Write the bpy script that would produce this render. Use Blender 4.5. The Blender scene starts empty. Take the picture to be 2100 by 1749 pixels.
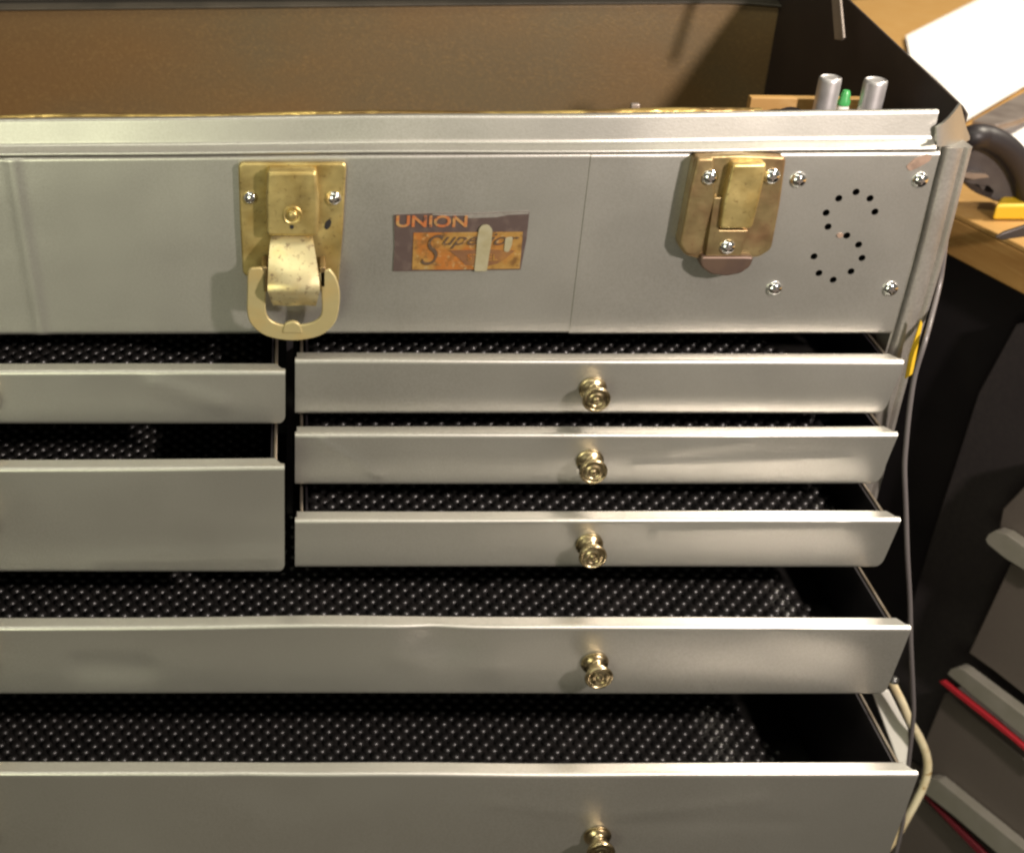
import bpy, bmesh, math, random
from mathutils import Vector
random.seed(7)
S = bpy.context.scene
COL = S.collection

# ------------------------------------------------------------------ camera
F = 2700.0            # focal length in pixels of a 2100 px wide frame
CX, CY = 590.0, 874.5 # principal point (the photograph is cropped off-centre)
PITCH = math.radians(31)
CT, ST = math.cos(PITCH), math.sin(PITCH)
CAM = Vector((0, -0.64, 1.32))
cd = bpy.data.cameras.new('camera')
cam = bpy.data.objects.new('camera', cd); COL.objects.link(cam)
cam.location = CAM
cam.rotation_euler = (math.radians(90) - PITCH, 0, 0)
cd.sensor_width = 36; cd.sensor_fit = 'HORIZONTAL'
cd.lens = F / 2100 * 36
cd.shift_x = (1050 - CX) / 2100
cd.clip_start = 0.01; cd.clip_end = 50
cd.dof.use_dof = True
cd.dof.focus_distance = 0.70
cd.dof.aperture_fstop = 9.0
S.camera = cam

# ------------------------------------------------------------------ world, lamps, exposure
w = bpy.data.worlds.new('World'); S.world = w; w.use_nodes = True
bg = w.node_tree.nodes['Background']
bg.inputs[0].default_value = (1.0, 0.93, 0.78, 1); bg.inputs[1].default_value = 0.15

def area(name, loc, target, size, power, color, shape='DISK', size_y=None):
    d = bpy.data.lights.new(name, 'AREA'); d.shape = shape; d.size = size
    if size_y: d.size_y = size_y
    d.energy = power; d.color = color
    o = bpy.data.objects.new(name, d); COL.objects.link(o); o.location = loc
    o.rotation_euler = (Vector(target) - Vector(loc)).to_track_quat('-Z', 'Y').to_euler()
    return o
area('desk_lamp', CAM + Vector((0.53, 0.08, 0.05)), (0.03, 0, 0.97), 0.05, 8.0, (1.0, 0.87, 0.79))
area('ceiling_tube', CAM + Vector((-0.60, -0.30, 1.80)), (-0.05, 0.02, 0.9), 2.6, 18, (1.0, 0.98, 0.78), 'RECTANGLE', 0.16)
area('front_fill', CAM + Vector((-0.60, -1.00, -0.15)), (0.0, 0, 1.0), 0.6, 7.0, (0.98, 1.0, 0.70))  # added fill low in front, brightens the panel and drawer faces
area('bench_lamp', CAM + Vector((1.25, 0.85, 0.95)), (0.85, 0.45, 0.95), 0.25, 38, (1.0, 0.90, 0.74))
S.view_settings.view_transform = 'Standard'; S.view_settings.look = 'None'
S.view_settings.exposure = 0.0; S.view_settings.gamma = 1; S.view_settings.use_curve_mapping = False
S.render.engine = 'CYCLES'
S.cycles.use_denoising = True
S.cycles.max_bounces = 6
S.cycles.filter_width = 2.4

# ------------------------------------------------------------------ measuring helpers: sight line through a photo point
def ray(px, py):
    u = (px - CX) / F; v = (CY - py) / F
    return Vector((u, CT + v * ST, -ST + v * CT))
def W(px, py, y):        # y measured from the camera
    r = ray(px, py); return CAM + r * (y / r.y)
def WX(px, py, x):
    r = ray(px, py); return CAM + r * (x / r.x)
def WZ(px, py, z):       # world height z
    r = ray(px, py); return CAM + r * ((z - CAM.z) / r.z)
def WP(px, py, P0, n):
    r = ray(px, py); return CAM + r * ((P0 - CAM).dot(n) / r.dot(n))
Y0 = CAM.y
def Y(y): return y + Y0
def Zw(z): return CAM.z + z

# ------------------------------------------------------------------ materials
def mat(name, color, rough=0.5, metal=0.0, spec=0.5, noise=None, bump=None, rvar=None, stain=None, coat=0, aniso=None):
    m = bpy.data.materials.new(name); m.use_nodes = True
    nt = m.node_tree; N = nt.nodes; L = nt.links; b = N['Principled BSDF']
    b.inputs['Base Color'].default_value = (*color, 1)
    b.inputs['Roughness'].default_value = rough
    b.inputs['Metallic'].default_value = metal
    b.inputs['Specular IOR Level'].default_value = spec
    if coat: b.inputs['Coat Weight'].default_value = coat; b.inputs['Coat Roughness'].default_value = 0.2
    tc = N.new('ShaderNodeTexCoord')
    src = tc.outputs['Object']
    if aniso:
        mp = N.new('ShaderNodeMapping'); mp.inputs['Scale'].default_value = aniso
        L.new(src, mp.inputs[0]); src = mp.outputs[0]
    def nz(scale, detail=3, dist=0):
        n = N.new('ShaderNodeTexNoise'); n.inputs['Scale'].default_value = scale
        n.inputs['Detail'].default_value = detail; n.inputs['Distortion'].default_value = dist
        L.new(src, n.inputs['Vector']); return n
    col = None
    if noise:      # (scale, colour2, low, high)
        for (sc, c2, lo, hi) in noise:
            n = nz(sc, 5); r = N.new('ShaderNodeMapRange')
            r.inputs['From Min'].default_value = lo; r.inputs['From Max'].default_value = hi
            L.new(n.outputs['Fac'], r.inputs['Value'])
            mx = N.new('ShaderNodeMix'); mx.data_type = 'RGBA'
            L.new(r.outputs[0], mx.inputs['Factor'])
            if col is None: mx.inputs['A'].default_value = (*color, 1)
            else: L.new(col, mx.inputs['A'])
            mx.inputs['B'].default_value = (*c2, 1); col = mx.outputs['Result']
    if col is not None: L.new(col, b.inputs['Base Color'])
    if rvar:
        n = nz(rvar[0], 4); r = N.new('ShaderNodeMapRange')
        r.inputs['To Min'].default_value = rvar[1]; r.inputs['To Max'].default_value = rvar[2]
        r.inputs['From Min'].default_value = 0.3; r.inputs['From Max'].default_value = 0.7
        L.new(n.outputs['Fac'], r.inputs['Value']); L.new(r.outputs[0], b.inputs['Roughness'])
    if bump:
        prev = None
        for (sc, st, di) in bump:
            n = nz(sc, 2); bp = N.new('ShaderNodeBump'); bp.inputs['Strength'].default_value = st
            bp.inputs['Distance'].default_value = di
            L.new(n.outputs['Fac'], bp.inputs['Height'])
            if prev: L.new(prev, bp.inputs['Normal'])
            prev = bp.outputs['Normal']
        L.new(prev, b.inputs['Normal'])
    return m
SILVER = mat('silver_paint', (0.59, 0.575, 0.535), 0.38, 0.86, 0.5,
             noise=[(900, (0.50, 0.485, 0.435), 0.35, 0.75), (1300, (0.70, 0.68, 0.62), 0.62, 0.8), (6, (0.54, 0.53, 0.485), 0.4, 0.7)],
             bump=[(8, 0.35, 0.006), (1400, 0.12, 0.0004)], rvar=(14, 0.35, 0.42))
SILVER_D = mat('silver_worn', (0.42, 0.395, 0.36), 0.38, 0.6, 0.5,
             noise=[(700, (0.33, 0.31, 0.28), 0.35, 0.75), (30, (0.30, 0.27, 0.23), 0.5, 0.8)],
             bump=[(25, 0.4, 0.003), (1400, 0.12, 0.0004)])
BRASS = mat('aged_brass', (0.58, 0.46, 0.19), 0.36, 0.75, 0.5,
            noise=[(60, (0.40, 0.28, 0.09), 0.42, 0.72), (420, (0.24, 0.16, 0.06), 0.60, 0.78)],
            bump=[(120, 0.25, 0.001)], rvar=(80, 0.28, 0.5))
BRASS_R = mat('tarnished_brass', (0.33, 0.25, 0.12), 0.38, 0.75, 0.5,
            noise=[(70, (0.26, 0.16, 0.08), 0.40, 0.7), (500, (0.22, 0.13, 0.07), 0.60, 0.78)],
            bump=[(140, 0.25, 0.001)], rvar=(80, 0.28, 0.5))
BRASS_T = mat('brown_tarnish', (0.13, 0.085, 0.06), 0.45, 0.5, noise=[(80, (0.09, 0.06, 0.05), 0.4, 0.7)])
BRASS_P = mat('pale_worn_brass', (0.62, 0.54, 0.31), 0.36, 0.7, 0.6,
            noise=[(70, (0.60, 0.47, 0.22), 0.46, 0.68), (420, (0.30, 0.22, 0.13), 0.58, 0.70)],
            bump=[(110, 0.2, 0.001)])
BRASS_S = mat('pale_brass_ring', (0.52, 0.44, 0.22), 0.42, 0.5, 0.5,
            noise=[(60, (0.58, 0.43, 0.18), 0.45, 0.75)], bump=[(120, 0.25, 0.001)])
KNOB = mat('polished_brass', (0.50, 0.41, 0.25), 0.28, 1.0, 0.5, noise=[(200, (0.28, 0.21, 0.11), 0.42, 0.7)], rvar=(150, 0.2, 0.36))
CHROME = mat('chrome', (0.92, 0.93, 0.93), 0.10, 1.0, noise=[(900, (0.6, 0.6, 0.6), 0.5, 0.8)])
HOLE_SHADE = mat('hole_shade', (0.01, 0.009, 0.01), 0.8)  # flat colour standing for the shade inside small holes
BLACKP = mat('black_enamel', (0.012, 0.010, 0.012), 0.55, 0, 0.3, noise=[(15, (0.02, 0.017, 0.018), 0.4, 0.7)], bump=[(600, 0.1, 0.0005)])
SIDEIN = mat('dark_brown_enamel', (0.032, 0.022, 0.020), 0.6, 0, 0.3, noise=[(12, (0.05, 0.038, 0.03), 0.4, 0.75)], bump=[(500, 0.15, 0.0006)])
RUBBER = mat('black_rubber', (0.010, 0.0095, 0.009), 0.36, 0, 0.75, noise=[(60, (0.02, 0.018, 0.017), 0.4, 0.8)], bump=[(500, 0.15, 0.0004)])
BROWN = mat('brown_flocked_enamel', (0.20, 0.120, 0.044), 0.5, 0.1, 0.5,
            noise=[(7, (0.155, 0.118, 0.06), 0.4, 0.6), (3, (0.20, 0.115, 0.045), 0.5, 0.7), (700, (0.28, 0.18, 0.07), 0.5, 0.8)],
            bump=[(700, 0.3, 0.0006)], aniso=(0.7, 1, 1.3))
LIDGREY = mat('dark_grey_enamel', (0.085, 0.072, 0.055), 0.5, 0.1, 0.5, noise=[(30, (0.05, 0.045, 0.035), 0.4, 0.7)], bump=[(300, 0.4, 0.001)])
GOLD = mat('gold_edge', (0.62, 0.45, 0.15), 0.3, 0.7, 0.6, noise=[(130, (0.22, 0.14, 0.05), 0.45, 0.6)], bump=[(260, 0.8, 0.002)], aniso=(0.3, 1, 1))
RAILM = mat('zinc_slide', (0.36, 0.31, 0.25), 0.35, 0.8, noise=[(80, (0.25, 0.2, 0.14), 0.4, 0.7)])
WOOD = mat('plywood_top', (0.42, 0.24, 0.075), 0.6, 0, 0.4, noise=[(14, (0.42, 0.235, 0.07), 0.4, 0.65), (90, (0.52, 0.33, 0.13), 0.5, 0.8)], aniso=(0.6, 4, 4), bump=[(60, 0.15, 0.001)])
WOOD_E = mat('plywood_edge', (0.40, 0.22, 0.065), 0.65, 0, 0.4, noise=[(10, (0.30, 0.15, 0.04), 0.4, 0.65), (80, (0.46, 0.27, 0.09), 0.5, 0.8)], aniso=(0.6, 0.6, 6))
PAPER = mat('white_paper', (0.88, 0.88, 0.87), 0.7, noise=[(3, (0.85, 0.84, 0.83), 0.45, 0.7)], bump=[(6, 0.3, 0.01)])
TOOLGREY = mat('grey_rubber', (0.085, 0.075, 0.075), 0.5, noise=[(60, (0.05, 0.042, 0.045), 0.4, 0.7)])
TOOLBLACK = mat('black_plastic', (0.020, 0.016, 0.018), 0.45)
YELLOW = mat('yellow_plastic', (0.72, 0.46, 0.03), 0.45, noise=[(50, (0.72, 0.45, 0.02), 0.4, 0.7)])
STEEL = mat('dull_steel', (0.33, 0.28, 0.25), 0.4, 0.5, noise=[(60, (0.22, 0.18, 0.16), 0.4, 0.7)])
DSTEEL = mat('dark_steel', (0.10, 0.085, 0.08), 0.4, 0.5)
CABD = mat('charcoal_cabinet', (0.035, 0.030, 0.030), 0.6, 0, 0.3, noise=[(300, (0.05, 0.042, 0.04), 0.4, 0.8), (6, (0.025, 0.02, 0.022), 0.4, 0.7)])
CABG = mat('grey_drawer_face', (0.12, 0.10, 0.088), 0.5, 0.1, noise=[(350, (0.11, 0.09, 0.078), 0.4, 0.8), (5, (0.125, 0.105, 0.09), 0.4, 0.7)], bump=[(300, 0.2, 0.0006)])
CABT = mat('pale_grey_trim', (0.27, 0.255, 0.21), 0.42, 0.2, noise=[(60, (0.31, 0.29, 0.25), 0.4, 0.7)])
RED = mat('red_stripe', (0.42, 0.02, 0.03), 0.45)
DRED = mat('dark_red_stripe', (0.14, 0.012, 0.02), 0.5)
CORDG = mat('grey_cord', (0.15, 0.135, 0.135), 0.35, 0.1, 0.6)
CREAM = mat('cream_plastic', (0.88, 0.79, 0.54), 0.45, noise=[(25, (0.72, 0.58, 0.33), 0.45, 0.6), (140, (0.45, 0.30, 0.11), 0.62, 0.74)], bump=[(60, 0.3, 0.001)])
WHITEP = mat('white_plastic', (0.88, 0.86, 0.78), 0.4)
CYL = mat('brushed_aluminium', (0.62, 0.60, 0.60), 0.42, 0.7, noise=[(150, (0.5, 0.48, 0.48), 0.4, 0.8)])
GREEN = mat('green_plastic', (0.10, 0.55, 0.16), 0.3)
GREEN.node_tree.nodes['Principled BSDF'].inputs['Transmission Weight'].default_value = 0.3
PLATEB = mat('dark_brown_print', (0.085, 0.058, 0.052), 0.5, 0.2, noise=[(160, (0.13, 0.095, 0.08), 0.5, 0.75)], bump=[(90, 0.4, 0.001)])
COPPER = mat('copper_foil', (0.50, 0.29, 0.085), 0.35, 0.5, noise=[(45, (0.52, 0.20, 0.05), 0.45, 0.58), (230, (0.26, 0.14, 0.05), 0.52, 0.68), (500, (0.65, 0.5, 0.25), 0.6, 0.75)], bump=[(110, 0.6, 0.0012)])
COPPER_D = mat('browned_copper', (0.24, 0.12, 0.06), 0.4, 0.4, noise=[(110, (0.36, 0.18, 0.06), 0.45, 0.7)], bump=[(110, 0.6, 0.0012)])
LETTER = mat('orange_lettering', (0.52, 0.17, 0.06), 0.4, 0.4, noise=[(200, (0.50, 0.30, 0.12), 0.45, 0.6), (330, (0.12, 0.08, 0.07), 0.58, 0.7)])
INK = mat('brown_ink', (0.08, 0.05, 0.03), 0.5, noise=[(300, (0.34, 0.19, 0.07), 0.58, 0.7)])
DRIP = mat('dried_adhesive', (0.30, 0.275, 0.18), 0.6, noise=[(150, (0.26, 0.23, 0.13), 0.4, 0.7)], bump=[(150, 0.4, 0.001)])
SCRAPE = mat('scraped_metal', (0.36, 0.25, 0.19), 0.5, 0.3, noise=[(200, (0.24, 0.17, 0.13), 0.45, 0.65)])
FLOOR = mat('dark_concrete', (0.10, 0.085, 0.07), 0.8, noise=[(4, (0.07, 0.06, 0.05), 0.4, 0.7)])

# ------------------------------------------------------------------ object helpers
def link(name, me, m, parent=None, smooth=True):
    me.name = name
    if m is not None: me.materials.append(m)
    o = bpy.data.objects.new(name, me); COL.objects.link(o)
    if parent is not None: o.parent = parent
    if smooth and me.polygons:
        me.polygons.foreach_set('use_smooth', [True] * len(me.polygons))
        me.set_sharp_from_angle(angle=math.radians(42))
    return o
def empty(name, loc, label, cat, group=None):
    o = bpy.data.objects.new(name, None); COL.objects.link(o); o.location = (0, 0, 0)
    o.empty_display_size = 0.05
    tag(o, label, cat, group); return o
def tag(o, label, cat, group=None, kind=None):
    if label: o['label'] = label
    if cat: o['category'] = cat
    if group: o['group'] = group
    if kind: o['kind'] = kind
def mesh(name, verts, faces, m, parent=None, smooth=True):
    me = bpy.data.meshes.new(name); me.from_pydata([tuple(v) for v in verts], [], faces)
    bm = bmesh.new(); bm.from_mesh(me); bmesh.ops.recalc_face_normals(bm, faces=bm.faces); bm.to_mesh(me); bm.free()
    return link(name, me, m, parent, smooth)
def bevel(o, wd, seg=3, ang=35):
    b = o.modifiers.new('bevel', 'BEVEL'); b.width = wd; b.segments = seg
    b.limit_method = 'ANGLE'; b.angle_limit = math.radians(ang); b.harden_normals = False
    return o
def prism(name, pts, d, m, parent=None, bv=0.0, seg=3, smooth=True):
    """closed outline of 3D points, pushed along vector d"""
    n = len(pts); d = Vector(d)
    vs = [Vector(p) for p in pts] + [Vector(p) + d for p in pts]
    fs = [list(range(n)), list(range(2 * n - 1, n - 1, -1))] + [[i, (i + 1) % n, n + (i + 1) % n, n + i] for i in range(n)]
    o = mesh(name, vs, fs, m, parent, smooth)
    if bv: bevel(o, bv, seg)
    return o
def plate(name, px, y, th, m, parent=None, bv=0.0, round_=0, seg=3):
    """outline given as photo points on the vertical plane at depth y"""
    if round_: px = rounded(px, round_)
    return prism(name, [W(a, b, y) for a, b in px], (0, th, 0), m, parent, bv, seg)
def rounded(pts, r, k=5):
    out = []; n = len(pts)
    for i in range(n):
        p, a, b = Vector(pts[i]), Vector(pts[i - 1]), Vector(pts[(i + 1) % n])
        rr = min(r, (a - p).length * .45, (b - p).length * .45)
        s = p + (a - p).normalized() * rr; e = p + (b - p).normalized() * rr
        for j in range(k + 1):
            t = j / k; out.append(tuple(s * (1 - t) ** 2 + p * 2 * t * (1 - t) + e * t * t))
    return out
def box(name, a, b, m, parent=None, bv=0.0):
    (x0, y0, z0), (x1, y1, z1) = a, b
    return prism(name, [(x0, y0, z0), (x1, y0, z0), (x1, y0, z1), (x0, y0, z1)], (0, y1 - y0, 0), m, parent, bv)
def lathe(name, c, axis, prof, m, parent=None, n=32):
    """prof = [(radius, distance along axis)]"""
    ax = Vector(axis).normalized(); u = ax.orthogonal().normalized(); v = ax.cross(u); c = Vector(c)
    vs, fs = [], []
    for r, h in prof:
        for k in range(n):
            t = 2 * math.pi * k / n
            vs.append(c + ax * h + (u * math.cos(t) + v * math.sin(t)) * max(r, 1e-5))
    for i in range(len(prof) - 1):
        for k in range(n):
            fs.append([i * n + k, i * n + (k + 1) % n, (i + 1) * n + (k + 1) % n, (i + 1) * n + k])
    fs.append(list(range(n))); fs.append([(len(prof) - 1) * n + k for k in range(n)][::-1])
    return mesh(name, vs, fs, m, parent)
def spline_pts(pts, k=8):
    P = [Vector(p) for p in pts]; P = [P[0] * 2 - P[1]] + P + [P[-1] * 2 - P[-2]]
    out = []
    for i in range(1, len(P) - 2):
        for j in range(k):
            t = j / k; a, b, c, d = P[i - 1:i + 3]
            out.append(0.5 * ((2 * b) + (c - a) * t + (2 * a - 5 * b + 4 * c - d) * t * t + (3 * b - a - 3 * c + d) * t ** 3))
    out.append(P[-2]); return out
def tube(name, pts, r, m, parent=None, n=14, k=8, flat=1.0):
    P = spline_pts(pts, k); vs, fs = [], []
    up = Vector((0, 1, 0))
    for i, p in enumerate(P):
        t = (P[min(i + 1, len(P) - 1)] - P[max(i - 1, 0)]).normalized()
        u = t.cross(up).normalized(); v = t.cross(u)
        for q in range(n):
            a = 2 * math.pi * q / n; vs.append(p + u * math.cos(a) * r + v * math.sin(a) * r * flat)
    for i in range(len(P) - 1):
        for q in range(n):
            fs.append([i * n + q, i * n + (q + 1) % n, (i + 1) * n + (q + 1) % n, (i + 1) * n + q])
    fs.append(list(range(n))); fs.append([(len(P) - 1) * n + q for q in range(n)][::-1])
    return mesh(name, vs, fs, m, parent)
def fillet(poly, r, k=5):
    """round inner corners of an open (y,z) polyline"""
    out = [poly[0]]
    for i in range(1, len(poly) - 1):
        p, a, b = Vector(poly[i]), Vector(poly[i - 1]), Vector(poly[i + 1])
        rr = min(r, (a - p).length * .49, (b - p).length * .49)
        s = p + (a - p).normalized() * rr; e = p + (b - p).normalized() * rr
        for j in range(k + 1):
            t = j / k; out.append(tuple(s * (1 - t) ** 2 + p * 2 * t * (1 - t) + e * t * t))
    out.append(poly[-1]); return out
def sheet(name, prof, x0, x1, th, m, parent=None, nx=60, warp=None, taper=None, rowstep=.005):
    """bent sheet metal: an open (y,z) profile of thickness th run along x"""
    dense = []
    for a, b in zip(prof[:-1], prof[1:]):
        a, b = Vector(a), Vector(b); ln = (b - a).length; dense.append(a)
        if ln > .004:
            k = max(1, int(ln / rowstep)); e = .0003 / ln
            dense += [a.lerp(b, t) for t in [e, 3 * e] + [j / k for j in range(1, k) if 4 * e < j / k < 1 - 4 * e] + [1 - 3 * e, 1 - e]]
    dense.append(Vector(prof[-1]))
    P = dense; n = len(P); off = []
    for i in range(n):
        t = (P[min(i + 1, n - 1)] - P[max(i - 1, 0)]).normalized(); off.append(P[i] + Vector((-t.y, t.x)) * th)
    loop = P + off[::-1]; L = len(loop); vs, fs = [], []
    for j in range(nx + 1):
        s = j / nx
        for p in loop:
            xa, xb = x0, x1
            if taper: xa, xb = taper(p.x, p.y, x0, x1)
            x = xa + (xb - xa) * s
            y, z = p.x, p.y
            if warp: dy, dz = warp(x, y, z); y += dy; z += dz
            vs.append((x, y, z))
    for j in range(nx):
        for i in range(L):
            fs.append([j * L + i, j * L + (i + 1) % L, (j + 1) * L + (i + 1) % L, (j + 1) * L + i])
    for base, rev in ((0, False), (nx * L, True)):
        for i in range(n - 1):
            f = [base + i, base + i + 1, base + L - 2 - i, base + L - 1 - i]
            fs.append(f[::-1] if rev else f)
    return mesh(name, vs, fs, m, parent)
def text(name, s, size, M, m, parent, shear=0.0, extrude=0.0003, sx=1.0, off=0.0):
    c = bpy.data.curves.new(name, 'FONT'); c.body = s; c.size = size; c.extrude = extrude; c.shear = shear; c.offset = off
    o = bpy.data.objects.new(name, c); COL.objects.link(o)
    dg = bpy.context.evaluated_depsgraph_get(); me = bpy.data.meshes.new_from_object(o.evaluated_get(dg))
    bpy.data.objects.remove(o)
    for v in me.vertices: v.co = M @ Vector((v.co.x * sx, v.co.y, v.co.z))
    return link(name, me, m, parent, False)
def wave(a, f, ph):
    return lambda x: a * (math.sin(x * f + ph) * .6 + math.sin(x * f * 2.3 + ph * 1.7) * .4)

# ================================================================== SETTING
fl = box('floor', (-4, -3, -0.05), (6, 6, 0.0), FLOOR); tag(fl, None, None, kind='structure')

# ================================================================== TOOL CHEST
XR = 0.330
PY = 0.640          # depth of the front panel
chest = empty('tool_chest', (0, 0, 0), 'silver painted steel tool chest with open lid, brass latches and pulled out drawers', 'tool chest')
tilt_top = lambda x: 0.009 * (x - 0.05)

# ---- front panel (left sheet) and the overlapping right plate
zt, zb = Zw(-0.2247), Zw(-0.3262)
crease = -0.134
def warp_panel(x, y, z):
    k = (z - zb) / (zt - zb)
    dz = tilt_top(x) * (0.8 * k + 0.35 * (1 - k))
    dy = 0.0009 * math.exp(-((x - (crease - 0.006 * k * 1.0)) / 0.0035) ** 2) * -1 * (1 if y < Y(PY) + 0.004 else 0)
    dy += 0.0005 * math.sin(x * 11 + 1) * (0.4 + 0.6 * k)
    return dy, dz
prof_panel = fillet([(Y(PY) + 0.010, zt), (Y(PY), zt), (Y(PY), zb), (Y(PY) + 0.006, zb)], 0.0022)
seam = W(1190, 500, PY).x
panel = sheet('front_panel', prof_panel, -0.36, seam + 0.004, 0.0009, SILVER, chest, nx=220, warp=warp_panel)
yp = PY - 0.0005
prof_r = fillet([(Y(yp) + 0.0108, zt), (Y(yp), zt), (Y(yp), zb - .0004), (Y(yp) + 0.006, zb - .0004)], 0.0022)
cover = sheet('corner_plate', prof_r, seam, XR - 0.0015, 0.0007, SILVER, chest, nx=60, warp=warp_panel)
# drilled holes in the shape of the letter S
holes = [(1365,327),(1243,372),(1463,372),(1155,473),(1497,466),(1168,571),(1300,633),(1383,697),(1070,780),(1407,791),(1105,897),(1330,885),(1205,944)]
bm = bmesh.new()
for hx, hy in holes:
    p = W(1356.25 + hx * .2917, 297.5 + hy * .2917, PY)
    r_ = 0.00185; n = 14
    a = [bm.verts.new((p.x + r_ * math.cos(2*math.pi*k/n), Y(PY) - 0.01, p.z + r_ * math.sin(2*math.pi*k/n))) for k in range(n)]
    b = [bm.verts.new((v.co.x, Y(PY) + 0.008, v.co.z)) for v in a]
    bm.faces.new(a); bm.faces.new(b[::-1])
    for k in range(n): bm.faces.new([a[k], b[k], b[(k+1) % n], a[(k+1) % n]])
bmesh.ops.recalc_face_normals(bm, faces=bm.faces)
cm = bpy.data.meshes.new('cut'); bm.to_mesh(cm); bm.free()
co = bpy.data.objects.new('cut', cm); COL.objects.link(co)
md = cover.modifiers.new('b', 'BOOLEAN'); md.object = co; md.operation = 'DIFFERENCE'; md.solver = 'EXACT'
dg = bpy.context.evaluated_depsgraph_get()
nm = bpy.data.meshes.new_from_object(cover.evaluated_get(dg))
cover.modifiers.clear(); cover.data = nm; nm.name = 'corner_plate'
bpy.data.objects.remove(co)
nm.set_sharp_from_angle(angle=math.radians(42))

def screw(px, py, y, parent, r=0.0036, m=CHROME):
    p = W(px, py, y)
    prof = [(r * 1.05, 0), (r * 1.05, 0.0006)] + [(r * math.cos(t), 0.0006 + r * .55 * math.sin(t)) for t in [0.1, .35, .6, .85, 1.1, 1.35, 1.5]]
    o = lathe('screw', p, (0, -1, 0), prof, m, parent, 24)
    # cross recess: its shade drawn as flat dark bars on the crown
    h = 0.0006 + r * .55
    bmx = bmesh.new(); bmx.from_mesh(o.data)
    for (dx, dz) in ((0.42, 0.07), (0.07, 0.42)):
        q = [(-dx, -dz), (dx, -dz), (dx, dz), (-dx, dz)]
        vs = [bmx.verts.new((p.x + a * r, p.y - h - 0.00006, p.z + b * r)) for a, b in q]
        f = bmx.faces.new(vs); f.material_index = 1
    bmx.to_mesh(o.data); bmx.free(); o.data.materials.append(STEEL)
    return o
for a in ((1637, 369), (1887, 369), (1588, 592), (1826, 592)): screw(*a, yp - .0003, cover, .0040)
sc = plate('scraped_patch', rounded([(1858,342),(1876,326),(1900,316),(1912,318),(1908,330),(1884,344),(1866,352)], 5), yp - 0.0009, 0.0006, SCRAPE, cover, 0)
chip = plate('paint_chip', rounded([(1715,483),(1722,478),(1730,480),(1729,486),(1720,489)], 3), yp - 0.0009, 0.0006, SCRAPE, cover, 0)

# ---- top rail over the panel
rt = Zw(-0.2065)
prof_rail = fillet([(Y(0.6490), rt - 0.004), (Y(0.6490), rt), (Y(0.6455), rt), (Y(0.6440), rt - 0.0135), (Y(0.6385), zt + 0.0022), (Y(0.6385), zt + 0.0008), (Y(0.648), zt + 0.0008)], 0.0016)
rail = sheet('top_rail', prof_rail, -0.345, W(1921, 270, 0.642).x, 0.0008, SILVER, chest, nx=160,
             warp=lambda x, y, z: (0.0011 * math.sin(x * 13 + 2) + 0.0006 * math.sin(x * 31), tilt_top(x) * (0.8 + 0.5 * (z - zt) / 0.02)))
prof_g = [(Y(0.6515) + 0.0016 * math.cos(t), rt - 0.0012 + 0.0016 * math.sin(t)) for t in [i * math.pi / 6 for i in range(7)]]
sheet('inner_lip', prof_g, -0.34, W(1560, 230, 0.651).x, 0.0005, GOLD, chest, nx=160,
      warp=lambda x, y, z: (0.0011 * math.sin(x * 13 + 2), tilt_top(x) * 1.3 + 0.0006 * math.sin(x * 40)))
# ---- corner piece wrapping the rail end
cf = [(1921, 262, 301, .6405), (1934, 254, 301, .6405), (1947, 242, 300, .642), (1959, 228, 299, .645), (1970, 213, 297, .650), (1976, 236, 294, .653), (1982, 262, 291, .655), (1989, 280, 287, .656)]
vs, fs = [], []
for (a, b, c, d) in cf:
    p, q = W(a, b, d), W(a, c, d); vs += [p, q, q + Vector((-.0003, .0014, 0)), p + Vector((-.0003, .0014, 0))]
for k in range(len(cf) - 1):
    for i in range(4): fs.append([k*4+i, k*4+(i+1) % 4, k*4+4+(i+1) % 4, k*4+4+i])
fs += [[0, 1, 2, 3], [k*4+4+i for i in range(4)][::-1]]
mesh('corner_flange', vs, fs, SILVER, chest)
# ---- side frame strip
def strip(name, xa, xb, z0, z1, y, m, th=0.002):
    return box(name, (xa, Y(y), z0), (xb, Y(y) + th, z1), m, chest, 0.0008)
zs = Zw(-0.62)
sheet('side_frame', [(Y(.6440), 0), (Y(.6405), 0.0), ], 0, 0.001, 0.001, SILVER, chest, nx=1).hide_render = False
bpy.data.objects.remove(bpy.data.objects['side_frame'])
# profile in plan (x,y): groove, raised strip, groove, outer bead
def vstrip(name, plan, z0, z1, m):
    vs, fs = [], []; n = len(plan)
    for k in range(25):
        z = z0 + (z1 - z0) * k / 24
        for (x, y) in plan: vs.append((x + 0.0006 * math.sin(k * .7), y, z))
    for k in range(24):
        for i in range(n): fs.append([k*n+i, k*n+(i+1) % n, (k+1)*n+(i+1) % n, (k+1)*n+i])
    fs.append(list(range(n))); fs.append([24*n+i for i in range(n)])
    return mesh(name, vs, fs, m, chest)
g = Y(PY)
plan = [(XR+.0002, g+.004), (XR+.0012, g+.0035), (XR+.0022, g+.0005), (XR+.0034, g-.0004), (XR+.0098, g-.0004), (XR+.0108, g+.0004), (XR+.0114, g+.0014), (XR+.0122, g+.0004),
        (XR+.0132, g-.0002), (XR+.0150, g+.0002), (XR+.0160, g+.0020), (XR+.0160, g+.030), (XR+.0002, g+.030)]
sf = vstrip('side_frame', plan, zs, zt + 0.0035, SILVER_D)
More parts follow.
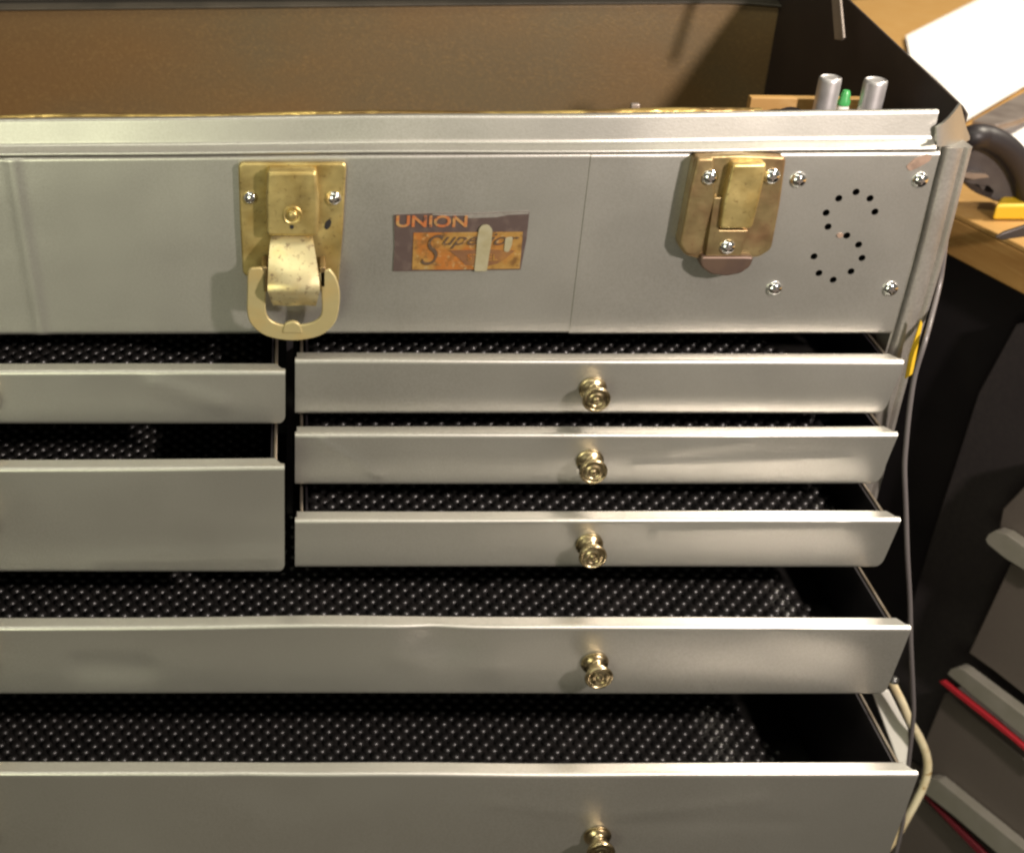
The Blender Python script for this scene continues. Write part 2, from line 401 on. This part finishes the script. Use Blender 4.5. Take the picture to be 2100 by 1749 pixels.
# ---- side walls, back, tray floor, lid
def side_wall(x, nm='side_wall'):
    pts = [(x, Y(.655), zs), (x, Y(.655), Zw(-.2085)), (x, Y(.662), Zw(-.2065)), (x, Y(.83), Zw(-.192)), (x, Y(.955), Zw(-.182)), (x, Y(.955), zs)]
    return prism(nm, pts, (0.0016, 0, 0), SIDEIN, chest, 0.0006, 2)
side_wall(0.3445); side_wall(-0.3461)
bw = sheet('back_wall', fillet([(Y(.962), Zw(-.2262)), (Y(.952), Zw(-.2262)), (Y(.948), Zw(-.335)), (Y(.93), Zw(-.335))], 0.001), -0.3445, 0.3440, 0.001, BROWN, chest, nx=60,
           warp=lambda x, y, z: (0.002 * math.sin(x * 7) - .012 * max(0, (abs(x) - .30) / .044) ** 2, 0.008 * (x - 0.05)))
hem = sheet('lid_hem', fillet([(Y(.960), Zw(-.2215)), (Y(.9475), Zw(-.2235)), (Y(.9475), Zw(-.2248)), (Y(.962), Zw(-.2248))], 0.0008), -0.3445, 0.3440, 0.001, LIDGREY, chest, nx=60,
            warp=lambda x, y, z: (0.002 * math.sin(x * 7) - .012 * max(0, (abs(x) - .30) / .044) ** 2, 0.008 * (x - 0.05)))
box('tray_floor', (-.344, Y(.66), Zw(-.3200)), (.344, Y(.947), Zw(-.3180)), BROWN, chest)
lid = sheet('lid', fillet([(Y(.955), Zw(-.2195)), (Y(1.00), Zw(0.10)), (Y(.93), Zw(.12))], 0.01), -0.345, 0.345, 0.0012, LIDGREY, chest, nx=20,
            warp=lambda x, y, z: (0, 0.008 * (x - 0.05)))
# lid side cheek behind the right wall
prism('lid_cheek', [(0.3425, Y(.955), Zw(-.215)), (0.3425, Y(.905), Zw(-.17)), (0.3425, Y(.93), Zw(.10)), (0.3425, Y(.995), Zw(.10))], (-0.0014, 0, 0), SIDEIN, lid)
prism('lid_cheek', [(-0.3425, Y(.955), Zw(-.215)), (-0.3425, Y(.905), Zw(-.17)), (-0.3425, Y(.93), Zw(.10)), (-0.3425, Y(.995), Zw(.10))], (0.0014, 0, 0), SIDEIN, lid)
stay = prism('lid_stay', [WX(1700, -60, .326), WX(1716, -60, .326), WX(1729, 78, .326), WX(1724, 84, .326), WX(1711, 82, .326)], (0.0016, 0, 0), STEEL, chest, 0.0004, 2)
# carcass inside (dark)
box('hole_darkener', (-.343, Y(.652), zb + .001), (.343, Y(.6535), zt - .004), BLACKP, chest)  # added black sheet, keeps the drilled holes dark
box('carcass_back', (-.343, Y(.945), zs), (.343, Y(.947), Zw(-.322)), BLACKP, chest)
box('carcass_shelf', (-.343, Y(.662), Zw(-.3285)), (.343, Y(.944), Zw(-.3265)), BLACKP, chest)
box('center_post', (-.0006, Y(.648), zs + .17), (.0030, Y(.90), Zw(-.3290)), BLACKP, chest)
box('carcass_base', (-.343, Y(.645), zs), (.343, Y(.944), zs + .004), BLACKP, chest)
# small clip on the rail
cp = W(1303, 217, .655)
box('rail_clip', (cp.x - .0022, cp.y - .001, cp.z - .004), (cp.x + .0022, cp.y + .002, cp.z + .001), STEEL, chest, .0006)

# ---- drawers
def knob(x, y, z, parent):
    s = 0.001
    prof = [(6.2,0),(7.2,.3),(7.5,1.0),(7.3,1.6),(6.6,1.9),(6.7,2.4),(6.2,3.0),(5.0,3.5),(4.2,4.4),(3.9,6.0),(4.1,7.6),(4.8,8.8),(6.2,9.4),(6.8,9.7),(6.9,10.1),(6.6,10.4),
            (7.1,10.7),(7.5,11.2),(7.6,11.9),(7.4,12.5),(6.9,12.9),(6.3,12.9),(6.0,12.5),(5.6,12.3),(4.4,12.5),(3.9,12.9),(3.5,13.0),(3.1,12.7),(2.6,12.5),(1.7,12.6),(1.2,13.1),(.6,13.3),(0,13.3)]
    ax = (random.uniform(-.035, .035), -1, random.uniform(-.05, .02))
    return lathe('knob', (x, y - .0001, z), ax, [(a * s, b * s) for a, b in prof], KNOB, parent, 40)
def mat_liner(x0, x1, y0, z, depth, parent, visible=.17, xend=None):
    """rubber liner with round studs in a staggered grid"""
    pitch = 0.0097; row = 0.0056; vs, fs = [], []
    vs += [(x0, y0, z), (x1, y0, z), (x1, y0 + depth, z), (x0, y0 + depth, z), (x0, y0, z+.0012), (x1, y0, z+.0012), (x1, y0 + depth, z+.0012), (x0, y0 + depth, z+.0012)]
    fs += [[0,1,2,3],[4,5,6,7],[0,1,5,4],[1,2,6,5],[2,3,7,6],[3,0,4,7]]
    R, H, n = 0.0034, 0.0027, 12
    rings = [(1.0, 0.0), (.93, .42), (.72, .75), (.38, .95)]
    j = 0; yy = y0 + .003
    while yy < y0 + visible:
        xx = x0 + .004 + (pitch / 2 if j % 2 else 0)
        xlim = (xend - .35 * (yy - y0)) if xend else x1 - .004  # studs stop on a slant to draw the shadow edge; the sheet runs on
        while xx < xlim:
            jx = random.uniform(-.00025, .00025); jy = random.uniform(-.00025, .00025); hh = H * random.uniform(.85, 1.12)
            # a little skew of the lattice, the mat lies loose
            px = xx + jx + 0.0012 * math.sin(yy * 40); py = yy + jy + 0.0010 * math.sin(xx * 17)
            b0 = len(vs)
            for (rr, h) in rings:
                for k in range(n):
                    a = 2 * math.pi * k / n; vs.append((px + R * rr * math.cos(a), py + R * rr * math.sin(a), z + .0012 + hh * h))
            vs.append((px, py, z + .0012 + hh))
            for q in range(3):
                for k in range(n): fs.append([b0+q*n+k, b0+q*n+(k+1) % n, b0+(q+1)*n+(k+1) % n, b0+(q+1)*n+k])
            for k in range(n): fs.append([b0+3*n+k, b0+3*n+(k+1) % n, b0+4*n])
            xx += pitch
        yy += row; j += 1
    me = bpy.data.meshes.new('rubber_liner'); me.from_pydata(vs, [], fs)
    return link('rubber_liner', me, RUBBER, parent)
def drawer(x0, x1, y, ztop, zbot, label, knobs=(), seed=0, dent=0.0008, kz=None, dents=(), slant=0.0, rs=0.006, ls=0.006, stud_cutoff=None, dz=None):
    zt_, zb_ = Zw(ztop), Zw(zbot); yy = Y(y)
    prof = fillet([(yy + .0090, zt_ - .0022), (yy + .0090, zt_), (yy, zt_), (yy, zb_), (yy + .006, zb_)], 0.0024)
    wv = wave(dent, 9, seed); wv2 = wave(dent * 1.3, 7, seed + 2)
    def warp(x, y_, z):
        k = (z - zb_) / (zt_ - zb_)
        dd = 0
        if y_ < yy + .003:
            for (ax, az, bx, bz, wd, am) in dents:      # creases: a segment with a width and a depth
                A = Vector((ax, Zw(az))); B = Vector((bx, Zw(bz))); Q = Vector((x, z)); ab = B - A
                t = max(0, min(1, (Q - A).dot(ab) / max(ab.dot(ab), 1e-9))); dd += am * math.exp(-((Q - A - ab * t).length / wd) ** 2)
        return dd + wv2(x) * (0.3 + 0.7 * math.sin(math.pi * k * .9 + .2)), (wv(x) + (dz(x) if dz else 0)) * k
    def taper(y_, z, a, b):
        k = 1 - (z - zb_) / (zt_ - zb_)
        xb = b - slant * k
        rr = 0.006; dzb = z - zb_
        if dzb < rr and y_ < yy + .004: xb -= rr - math.sqrt(max(0, rr * rr - (rr - dzb) ** 2))
        if y_ > yy + .003 and z > zt_ - .004: xb -= .0055 * min(1, (y_ - yy) / .009); a = a + .0010
        if y_ > yy + .003 and z < zt_ - .01: xb -= .006
        return a, xb
    # finer rows on the face so the corner can round
    fp = []
    for i, p in enumerate(prof):
        fp.append(p)
        if i < len(prof) - 1 and abs(p[1] - prof[i+1][1]) > .01:
            q = prof[i+1]
            ts = [.15, .3, .45, .6, .72] + [1 - d / abs(p[1] - q[1]) for d in (.006, .0045, .003, .0018, .0009, .0003) if d < abs(p[1]-q[1]) * .25]
            for t in sorted(ts): fp.append((p[0] + (q[0]-p[0]) * t, p[1] + (q[1]-p[1]) * t))
    o = sheet('drawer', fp, x0, x1, 0.0009, SILVER, chest, nx=260, warp=warp, taper=taper, rowstep=.0022)
    o['label'] = label
    # box behind the face
    depth = 0.27; a, b = x0 + ls, x1 - rs
    zf = zb_ + .0035; zw = zt_ - .0035
    box('drawer_floor', (a, yy + .0015, zf - .001), (b, yy + depth, zf), BLACKP, o)
    for xw, nm in ((a, 1), (b - .0012, 0)):
        box('drawer_side', (xw, yy + .0015, zf), (xw + .0012, yy + depth, zw), BLACKP, o)
        xr = xw + (.0016 if nm == 0 else -.0032)
        box('slide_rail', (xr, yy + .010, zw - .004), (xr + .0016, yy + depth, zw + .0010), RAILM, o, .0004)
    mat_liner(a + .002, b - .003, yy + .004, zf + .0002, depth - .01, o, xend=stud_cutoff)
    kz_ = Zw(kz) if kz else (zt_ + zb_) / 2
    for kx in knobs: knob(kx, yy + wv2(kx) * .9, kz_, o)
    return o
XL = 0.0040
drawer(XL, XR, .622, -.3327, -.3660, 'top right drawer, shallow, just pulled out', (.165,), 1, slant=.004, stud_cutoff=.31, dz=None)
drawer(XL, XR, .607, -.3694, -.4025, 'middle right drawer with a long crease', (.1648,), 3, dents=((.19,-.3895,.305,-.3845,.0030,-.00030),(.02,-.375,.05,-.3955,.003,-.0004),(.21,-.379,.25,-.374,.004,-.0002)), slant=.0035, dent=.0006)
drawer(XL, XR, .581, -.4078, -.4400, 'lowest of the three right drawers', (.1640,), 5, dents=((.20,-.416,.30,-.413,.004,-.0004),), slant=.004, dent=.0005)
drawer(-XR, -.0013, .610, -.3327, -.3655, 'top left drawer, half in shadow of the latch', (-.163,), 2, dents=((-.07,-.341,-.035,-.352,.006,-.0005),), dent=.0005)
drawer(-XR, -.0017, .5736, -.3694, -.4375, 'deep left drawer', (-.163,), 4, dents=((-.10,-.428,-.01,-.425,.006,-.0005),), dent=.0006, dz=lambda x: .010*x + .0008)
def dip(x0_, w_, a_): return lambda x: a_ * math.exp(-((x - x0_) / w_) ** 2)
d4 = dip(.02, .06, .0016)
drawer(-XR, XR, .542, -.4497, -.4970, 'wide upper drawer with a dented rim', (.1650, -.165), 6, dents=((.078,-.458,.085,-.464,.013,.0016),(.06,-.468,.11,-.476,.010,-.0006),(-.11,-.475,-.08,-.477,.010,.0010),(.26,-.466,.31,-.480,.012,.0007)), slant=.0035, dent=.0006, rs=.0075, stud_cutoff=.333, dz=lambda x: d4(x))
d5a, d5b = dip(.005, .05, -.0008), dip(.13, .05, -.0008)
drawer(-XR, XR, .4966, -.5100, -.5950, 'wide deep bottom drawer with a wavy rim', (.1672, -.167), 8, dents=((.11,-.531,.162,-.540,.005,-.0003),(.178,-.541,.25,-.529,.005,-.0003),(.18,-.546,.27,-.546,.006,.0003),(-.02,-.52,.0,-.53,.014,.0006)), slant=.002, dent=.0007, kz=-.5555, rs=.0075, stud_cutoff=.336, dz=lambda x: d5a(x) + d5b(x))

# ---- centre latch
lat = plate('latch', rounded([(488,335),(711,335),(703,480),(693,602),(498,566),(492,450)], 12), .6365, .0035, BRASS, chest, .0011, seg=4)
lat['label'] = 'centre latch with its lever swung out and a hanging loop'
plate('latch_cover', rounded([(547,352),(650,352),(655,420),(652,486),(546,486),(545,420)], 10), .6285, .0095, BRASS, lat, .0022, seg=4)
plate('cover_rim', rounded([(552,344),(642,344),(648,362),(547,362)], 4), .6335, .004, BRASS, lat, .001)
p = W(600, 441, .6285)
lathe('rivet', p, (0, -1, 0), [(.0050, 0), (.0050, .0005), (.0044, .0008), (.0038, .0004), (.0030, .0004), (.0028, .0014), (.0020, .0021), (.0010, .0024), (0, .0024)], BRASS, lat, 24)
plate('slot', rounded([(594,462),(603,462),(602,470),(595,470)], 3), .6282, .0002, HOLE_SHADE, lat)  # slot and key hole are flat plates with their shade as colour
plate('key_hole', rounded([(665,468),(667,456),(676,449),(680,455),(677,466),(670,472)], 3), .6362, .0002, HOLE_SHADE, lat)
screw(514, 406, .6365, lat, .0033); screw(684, 407, .6365, lat, .0037)
# lever: curved worn strap swinging out
rows = [(556,640,486,.6300),(553,644,505,.6262),(551,648,530,.6215),(550,652,556,.6170),(549,655,580,.6135),(549,656,597,.6120),(552,654,606,.6125),(556,651,617,.6150),(561,648,627,.6190)]
vs = []
for (l, r, py_, yv) in rows:
    for k in range(9):
        t = k / 8; q = W(l + (r - l) * t, py_ + 3 * math.sin(t * 9 + py_) * .3, yv + .0012 * (2*t-1)**2); vs.append(q)
nb = len(vs); vs += [v + Vector((0, .0017, .0004)) for v in vs]
fs = []
R_ = len(rows)
for i in range(R_-1):
    for k in range(8):
        a = i*9+k; fs.append([a, a+1, a+10, a+9]); fs.append([nb+a+9, nb+a+10, nb+a+1, nb+a])
for k in range(8): fs.append([k, nb+k, nb+k+1, k+1]); a = (R_-1)*9+k; fs.append([a, a+1, nb+a+1, nb+a])
for i in range(R_-1): a = i*9; fs.append([a, a+9, nb+a+9, nb+a]); a += 8; fs.append([a, nb+a, nb+a+9, a+9])
mesh('lever', vs, fs, BRASS_P, lat)
for (a, b) in (((536, 548), (548, 600)), ((655, 668), (548, 590))):
    plate('pivot_ear', rounded([(a[0],b[0]),(a[1],b[0]),(a[1],b[1]),(a[0]+2,b[1])], 4), .6200, .014, BRASS_R, lat, .0006)
outer = [(514,551),(508,562),(507,600),(507,642),(517,668),(547,690),(600,699),(654,690),(683,668),(694,642),(697,600),(689,570),(676,552)]
inner = [(652,560),(658,590),(660,638),(650,657),(626,666),(600,667),(574,666),(553,655),(545,636),(545,600),(545,560),(535,549)]
o_ = spline_pts([(a, b, 0) for a, b in outer], 4); i_ = spline_pts([(a, b, 0) for a, b in inner], 4)
plate('loop', [(v.x, v.y) for v in o_] + [(v.x, v.y) for v in i_], .6200, .0020, BRASS_S, lat, .0006, seg=2)
plate('loop_tab', rounded([(578,684),(584,664),(600,659),(614,664),(622,684)], 6), .6192, .0026, BRASS_S, lat, .0007)

# ---- right latch (closed)
def c3(l): return [(1356.25 + a * .2917, 297.5 + b * .2917) for a, b in l]
lr = plate('latch', rounded(c3([(238,82),(560,72),(880,88),(835,420),(775,735),(690,790),(300,815),(165,775),(118,700),(190,330)]), 9), .6325, .0075, BRASS_R, chest, .0011, seg=4)
lr['label'] = 'closed corner latch'
plate('side_rib', rounded(c3([(255,95),(370,95),(380,370),(318,600),(285,770),(175,770),(130,700),(200,330)]), 6), .6300, .0040, BRASS_R, lr, .0013, seg=4)
plate('latch_cover', rounded(c3([(500,135),(745,132),(735,200),(690,400),(640,590),(412,592),(440,400)]), 8), .6270, .0100, BRASS, lr, .0022, seg=4)
plate('hook_plate', rounded(c3([(372,370),(440,370),(405,600),(612,600),(560,780),(310,785)]), 3), .6300, .0030, BRASS_R, lr, .0008)
plate('tongue', rounded(c3([(285,785),(600,785),(655,790),(625,860),(560,905),(460,925),(350,912),(280,860),(272,815)]), 7), .6285, .0085, BRASS_T, lr, .0012, seg=3)
screw(1356.25+340*.2917, 297.5+228*.2917, .6300, lr, .0038); screw(1356.25+775*.2917, 297.5+220*.2917, .6325, lr, .0040); screw(1356.25+465*.2917, 297.5+716*.2917, .6300, lr, .0038)

# ---- name plate
def c2(l): return [((880 + a / 5.25) * .875, (460 + b / 5.25) * .875) for a, b in l]
npz = plate('nameplate', c2([(225,235),(700,215),(1200,222),(1895,190),(1860,520),(1785,905),(1000,918),(215,925),(235,600)]), .6395, .0010, PLATEB, chest, 0)
plate('foil_panel', c2([(470,452),(1200,445),(1815,440),(1775,892),(1000,905),(450,905)]), .6391, .0003, COPPER, npz)
plate('emblem', c2([(905,668),(1400,655),(1715,670),(1600,770),(1500,830),(1380,860),(1110,850),(1010,750)]), .6388, .0003, COPPER_D, npz)
def tm(cx_, cy_, y, scale_x=1.0, rot=0.0):
    from mathutils import Matrix
    q = W(*c2([(cx_, cy_)])[0], y)
    return Matrix.Translation(q) @ Matrix.Rotation(math.radians(90), 4, 'X') @ Matrix.Rotation(rot, 4, 'Z')
plate('paint_overspray', c2([(700,217),(1200,223),(1892,192),(1880,222),(1640,232),(1480,262),(1150,272),(1090,240),(860,242),(700,232)]), .6393, .0002, SILVER_D, npz, 0)
text('lettering', 'UNION', .0086, tm(240, 375, .6392), LETTER, npz, extrude=.0002, sx=1.32, off=.0002)
text('lettering', 'S', .0255, tm(520, 850, .6387), INK, npz, shear=.35, sx=.82, extrude=.0002, off=-.0004)
text('lettering', 'uperior', .0098, tm(790, 600, .6387), INK, npz, shear=.5, sx=1.30, extrude=.0002)
text('lettering', 'STEEL', .0050, tm(1120, 790, .6385), COPPER, npz, sx=1.3, extrude=.0001)
plate('adhesive_drip', rounded(c2([(1275,400),(1320,352),(1390,352),(1440,410),(1430,560),(1405,700),(1370,925),(1215,925),(1240,700),(1250,560)]), 4), .6383, .0006, DRIP, npz, 0)
plate('adhesive_drip', rounded(c2([(1600,510),(1690,500),(1680,600),(1640,690),(1580,680),(1590,600)]), 4), .6384, .0004, DRIP, npz, 0)

# ================================================================== STAND UNDER THE CHEST (below the frame, carries the chest)
st = empty('bench_stand', (0, 0, 0), 'dark stand that carries the silver tool chest', 'stand')
box('stand_top', (-.42, Y(.60), zs - .030), (.37, Y(1.02), zs - .0005), CABD, st, .002)
for sx in (-.40, .32):
    for sy in (.62, .96): box('leg', (sx, Y(sy), .0), (sx + .03, Y(sy) + .03, zs - .0305), CABD, st)
# ================================================================== THINGS IN THE TRAY
def cyl(px, pt, y, dia, label):
    t = W(px, pt, y); r = dia / 2
    o = lathe('metal_tube', (t.x, t.y, t.z - .085), (0, 0, 1), [(r, 0), (r, .083), (r * .96, .0845), (r * .86, .085), (r * .8, .0845), (r*.7, .0843), (0, .0843)], CYL, None, 32)
    tag(o, label, 'metal tube', 'silver tubes standing in the tray'); return o
cyl(1704, 158, .72, .0122, 'silver tube left of the green cap in the chest tray')
cyl(1797, 163, .72, .0126, 'silver tube right of the green cap, nearest the chest corner')
t = W(1736, 186, .725)
gb = empty('small_bottle', (0, 0, 0), 'small white bottle with a bright green cap between two silver tubes', 'bottle')
lathe('cap', (t.x, t.y, t.z - .008), (0, 0, 1), [(.0033, 0), (.0035, .002), (.0028, .0035), (.0027, .006), (.0018, .008), (0, .0082)], GREEN, gb, 20)
lathe('body', (t.x, t.y, t.z - .085), (0, 0, 1), [(.0036, 0), (.0036, .074), (.0030, .0765), (0, .0765)], WHITEP, gb, 20)
a0 = W(1541, 201, .732); a1 = Vector((.3365, a0.y, a0.z - .001))
ws = prism('wood_strip', [a0, a1, a1 + Vector((0, 0, -.10)), a0 + Vector((0, 0, -.10))], (0, .006, 0), WOOD, None, .0006); tag(ws, 'thin orange wooden strip lying in the tray behind the tubes', 'wood strip')
bc = W(1618, 216, .725)
bb = lathe('black_roll', (bc.x, bc.y - .020, bc.z - .0115), (0, 1, 0), [(.0090, 0), (.0115, .001), (.0115, .017), (.0090, .018)], TOOLBLACK); tag(bb, 'black tape roll just showing over the tray rail', 'tape roll')

# ================================================================== CORDS AND STRIP ON THE RIGHT SIDE
cpts = [(1946,440,0.648),(1936,520,0.648),(1928,577,0.648),(1913,640,0.638),(1897,700,0.625),(1876,770,0.625),(1865,840,0.625),(1858,910,0.625),(1855,962,0.625),(1858,1050,0.625),(1861,1142,0.625),(1866,1232,0.625),(1868,1322,0.625),(1872,1412,0.625),(1873,1470,0.625),(1864,1556,0.625),(1856,1640,0.625),(1851,1690,0.625),(1836,1755,0.625),(1815,1850,0.625)]
g_ = tube('thin_cord', [W(*a) for a in cpts], .00135, CORDG); tag(g_, 'thin grey cord hanging down past the right ends of the drawers', 'cord')
ys = plate('yellow_strip', [(1889,657),(1892,664),(1882,714),(1872,766),(1857,777),(1866,730)], .6300, .0012, YELLOW); tag(ys, 'narrow yellow plastic strip tucked behind the grey cord', 'plastic strip')
cc = [(1815,1370,.645),(1832,1405,.645),(1850,1440,.645),(1866,1478,.645),(1883,1506,.645),(1898,1540,.645),(1903,1573,.645),(1896,1606,.645),(1879,1642,.645),(1858,1680,.645),(1835,1720,.645),(1800,1760,.645)]
c_ = tube('cream_cord', [W(*a) for a in cc], .0026, CREAM, n=16); tag(c_, 'thick cream coloured cord bulging out beside the bottom drawer', 'cord')
wp = prism('white_plastic_channel', [W(1788,1415,.66), W(1823,1415,.66), W(1862,1492,.655), W(1868,1570,.65), W(1850,1585,.65)], (.001, .004, -.002), WHITEP, None, .0008); tag(wp, 'white plastic channel lying beside the drawer, inside the cream cord', 'plastic channel')

# ================================================================== WORKBENCH AND WHAT LIES ON IT
zbn = Zw(-.35)
e0 = WZ(1954, 435, zbn); e1 = WZ(2048, 481, zbn); dr = (e1 - e0).normalized()
e0 = e0 - dr * .55; e1 = e1 + dr * .75
perp = Vector((-dr.y, dr.x, 0)); perp = perp if perp.y > 0 else -perp
bench = empty('workbench', (0, 0, 0), 'plywood topped workbench with a dark base, behind the right side of the chest', 'workbench')
prism('bench_top', [e0, e1, e1 + perp * 1.5, e0 + perp * 1.5], (0, 0, -.004), WOOD, bench, .001)
f0 = e0 + Vector((0, 0, -.0042)); f1 = e1 + Vector((0, 0, -.0042)); dn = Vector((0, 0, -.026))
prism('edge_board', [f0, f1, f1 + dn, f0 + dn], perp * .02, WOOD_E, bench, .001)
h0 = e0 + perp * .022 + Vector((0, 0, -.0042)); h1 = e1 + perp * .022 + Vector((0, 0, -.0042))
prism('base_cabinet', [h0, h1, Vector((h1.x, h1.y, .01)), Vector((h0.x, h0.y, .01))], perp * 1.3, BLACKP, bench)
def onbench(pts, dz): return [WZ(a, b, zbn + dz) for a, b in pts]
pp = prism('paper_sheet', onbench([(1858,75),(2010,-2),(2200,-90),(2240,120),(2100,178),(1976,252),(1966,212),(1920,165),(1866,118)], .004), (0, 0, .0006), PAPER); tag(pp, 'large white paper sheet lying on the bench, brightly lit', 'paper')
p2 = prism('paper_scrap', onbench([(2043,268),(2085,240),(2125,236),(2130,330),(2090,306),(2068,290)], .002), (0, 0, .0005), PAPER); tag(p2, 'small white paper scrap below the grey steel bar', 'paper')
br = prism('steel_bar', onbench([(1990,262),(2050,228),(2110,195),(2140,230),(2090,258),(2040,272)], .012), (0, 0, .006), STEEL, None, .001); tag(br, 'flat grey brown steel bar lying across the paper edge', 'steel bar')
# tool: black arched handle, grey shell, yellow case
tool = empty('hand_tool', (0, 0, 0), 'black and grey hand tool with a yellow case on the bench edge', 'hand tool')
yb = .87
tube('arched_handle', [W(1972,300,yb+.02), W(1990,283,yb), W(2020,282,yb), W(2052,296,yb), W(2080,322,yb), W(2100,358,yb), W(2112,400,yb)], .0085, TOOLBLACK, tool, 16)
plate('grey_shell', rounded([(1975,290),(2035,296),(2075,325),(2092,372),(2096,412),(2040,416),(2010,392),(1972,372)], 12), yb+.004, .022, TOOLGREY, tool, .004)
plate('shell_edge', rounded([(1975,354),(2022,357),(2030,364),(1995,368),(1975,364)], 3), yb-.002, .006, STEEL, tool, .001)
plate('grip_opening', rounded([(1982,376),(2028,380),(2040,392),(2030,408),(2005,398),(1988,388)], 5), yb+.004, .010, TOOLBLACK, tool, .002)  # solid black plate, the dark of the opening put in as colour
yc = [WZ(2034,452,zbn+.001), WZ(2130,468,zbn+.001), WZ(2130,420,zbn+.001), WZ(2060,410,zbn+.001)]
yf = [WZ(2034,452,zbn+.0008), WZ(2140,452,zbn+.0008), WZ(2150,425,zbn+.0008), WZ(2050,425,zbn+.0008)]
prism('yellow_case', yf, (0, 0, .0115), YELLOW, tool, .002)
kn = prism('steel_spike', [W(2040,488,.80), W(2058,478,.80), W(2120,458,.80), W(2120,484,.80), W(2055,493,.80)], (.002, .004, 0), DSTEEL, None, .0008); tag(kn, 'dark pointed steel blade jutting over the bench front', 'blade')

# ================================================================== GREY ROLLING CABINET LOWER RIGHT
az = math.radians(-26)
dv = Vector((math.sin(az), math.cos(az), 0)); nrm = Vector((math.cos(az), -math.sin(az), 0))
P0 = CAM + ray(1990, 1340) * 1.0
cab = empty('rolling_cabinet', (0, 0, 0), 'charcoal rolling tool cabinet with grey drawers, pale trims and a red stripe', 'tool cabinet')
nl = nrm if nrm.x < 0 else -nrm    # pointing to the viewer side (left)
def cq(l): return [(1837.5 + a * .3995, 1050 + b * .3995) for a, b in l]
def cface(name, px, out, th, m, par=cab, bv=.0015, r=0):
    if r: px = rounded(px, r)
    Q = P0 + nl * out
    return prism(name, [WP(a, b, Q, nrm) for a, b in px], -nl * th, m, par, bv)
cface('cabinet_body', [(2082,665),(2005,805),(1950,975),(1925,1050),(1840,1330),(1790,1560),(1760,1900),(2500,2300),(2500,900),(2300,640)], 0.0, .06, CABD)
cface('cabinet_drawer', cq([(545,-20),(780,-260),(780,268),(520,110)]), .03, .028, CABG)
cface('drawer_trim', cq([(458,140),(475,112),(510,93),(560,110),(780,262),(780,372),(560,238),(470,165)]), .040, .009, CABT, r=3, bv=.004)
cface('cabinet_drawer', cq([(585,262),(780,330),(780,1035),(500,815),(368,722)]), .03, .028, CABG)
cface('drawer_trim', cq([(262,830),(280,805),(315,795),(345,808),(780,1135),(780,1245),(560,1075),(400,945)]), .040, .009, CABT, r=3, bv=.004)
cface('red_stripe', cq([(218,868),(240,864),(500,1066),(780,1305),(780,1333),(600,1175),(228,880)]), .040, .004, RED, bv=.0006)
cface('cabinet_drawer', cq([(248,925),(780,1370),(780,1850),(215,1375),(120,1370),(150,1160)]), .03, .028, CABG)
cface('drawer_trim', cq([(120,1372),(175,1362),(215,1375),(640,1720),(760,1830),(660,1840),(520,1749),(300,1560),(120,1420)]), .040, .009, CABT, r=3, bv=.004)
cface('dark_red_stripe', cq([(120,1440),(145,1448),(430,1725),(500,1800),(462,1800),(300,1630)]), .038, .004, DRED, bv=.0006)
cface('cabinet_drawer', cq([(-40,1330),(110,1450),(420,1760),(600,1950),(-60,1950)]), .03, .028, CABG)
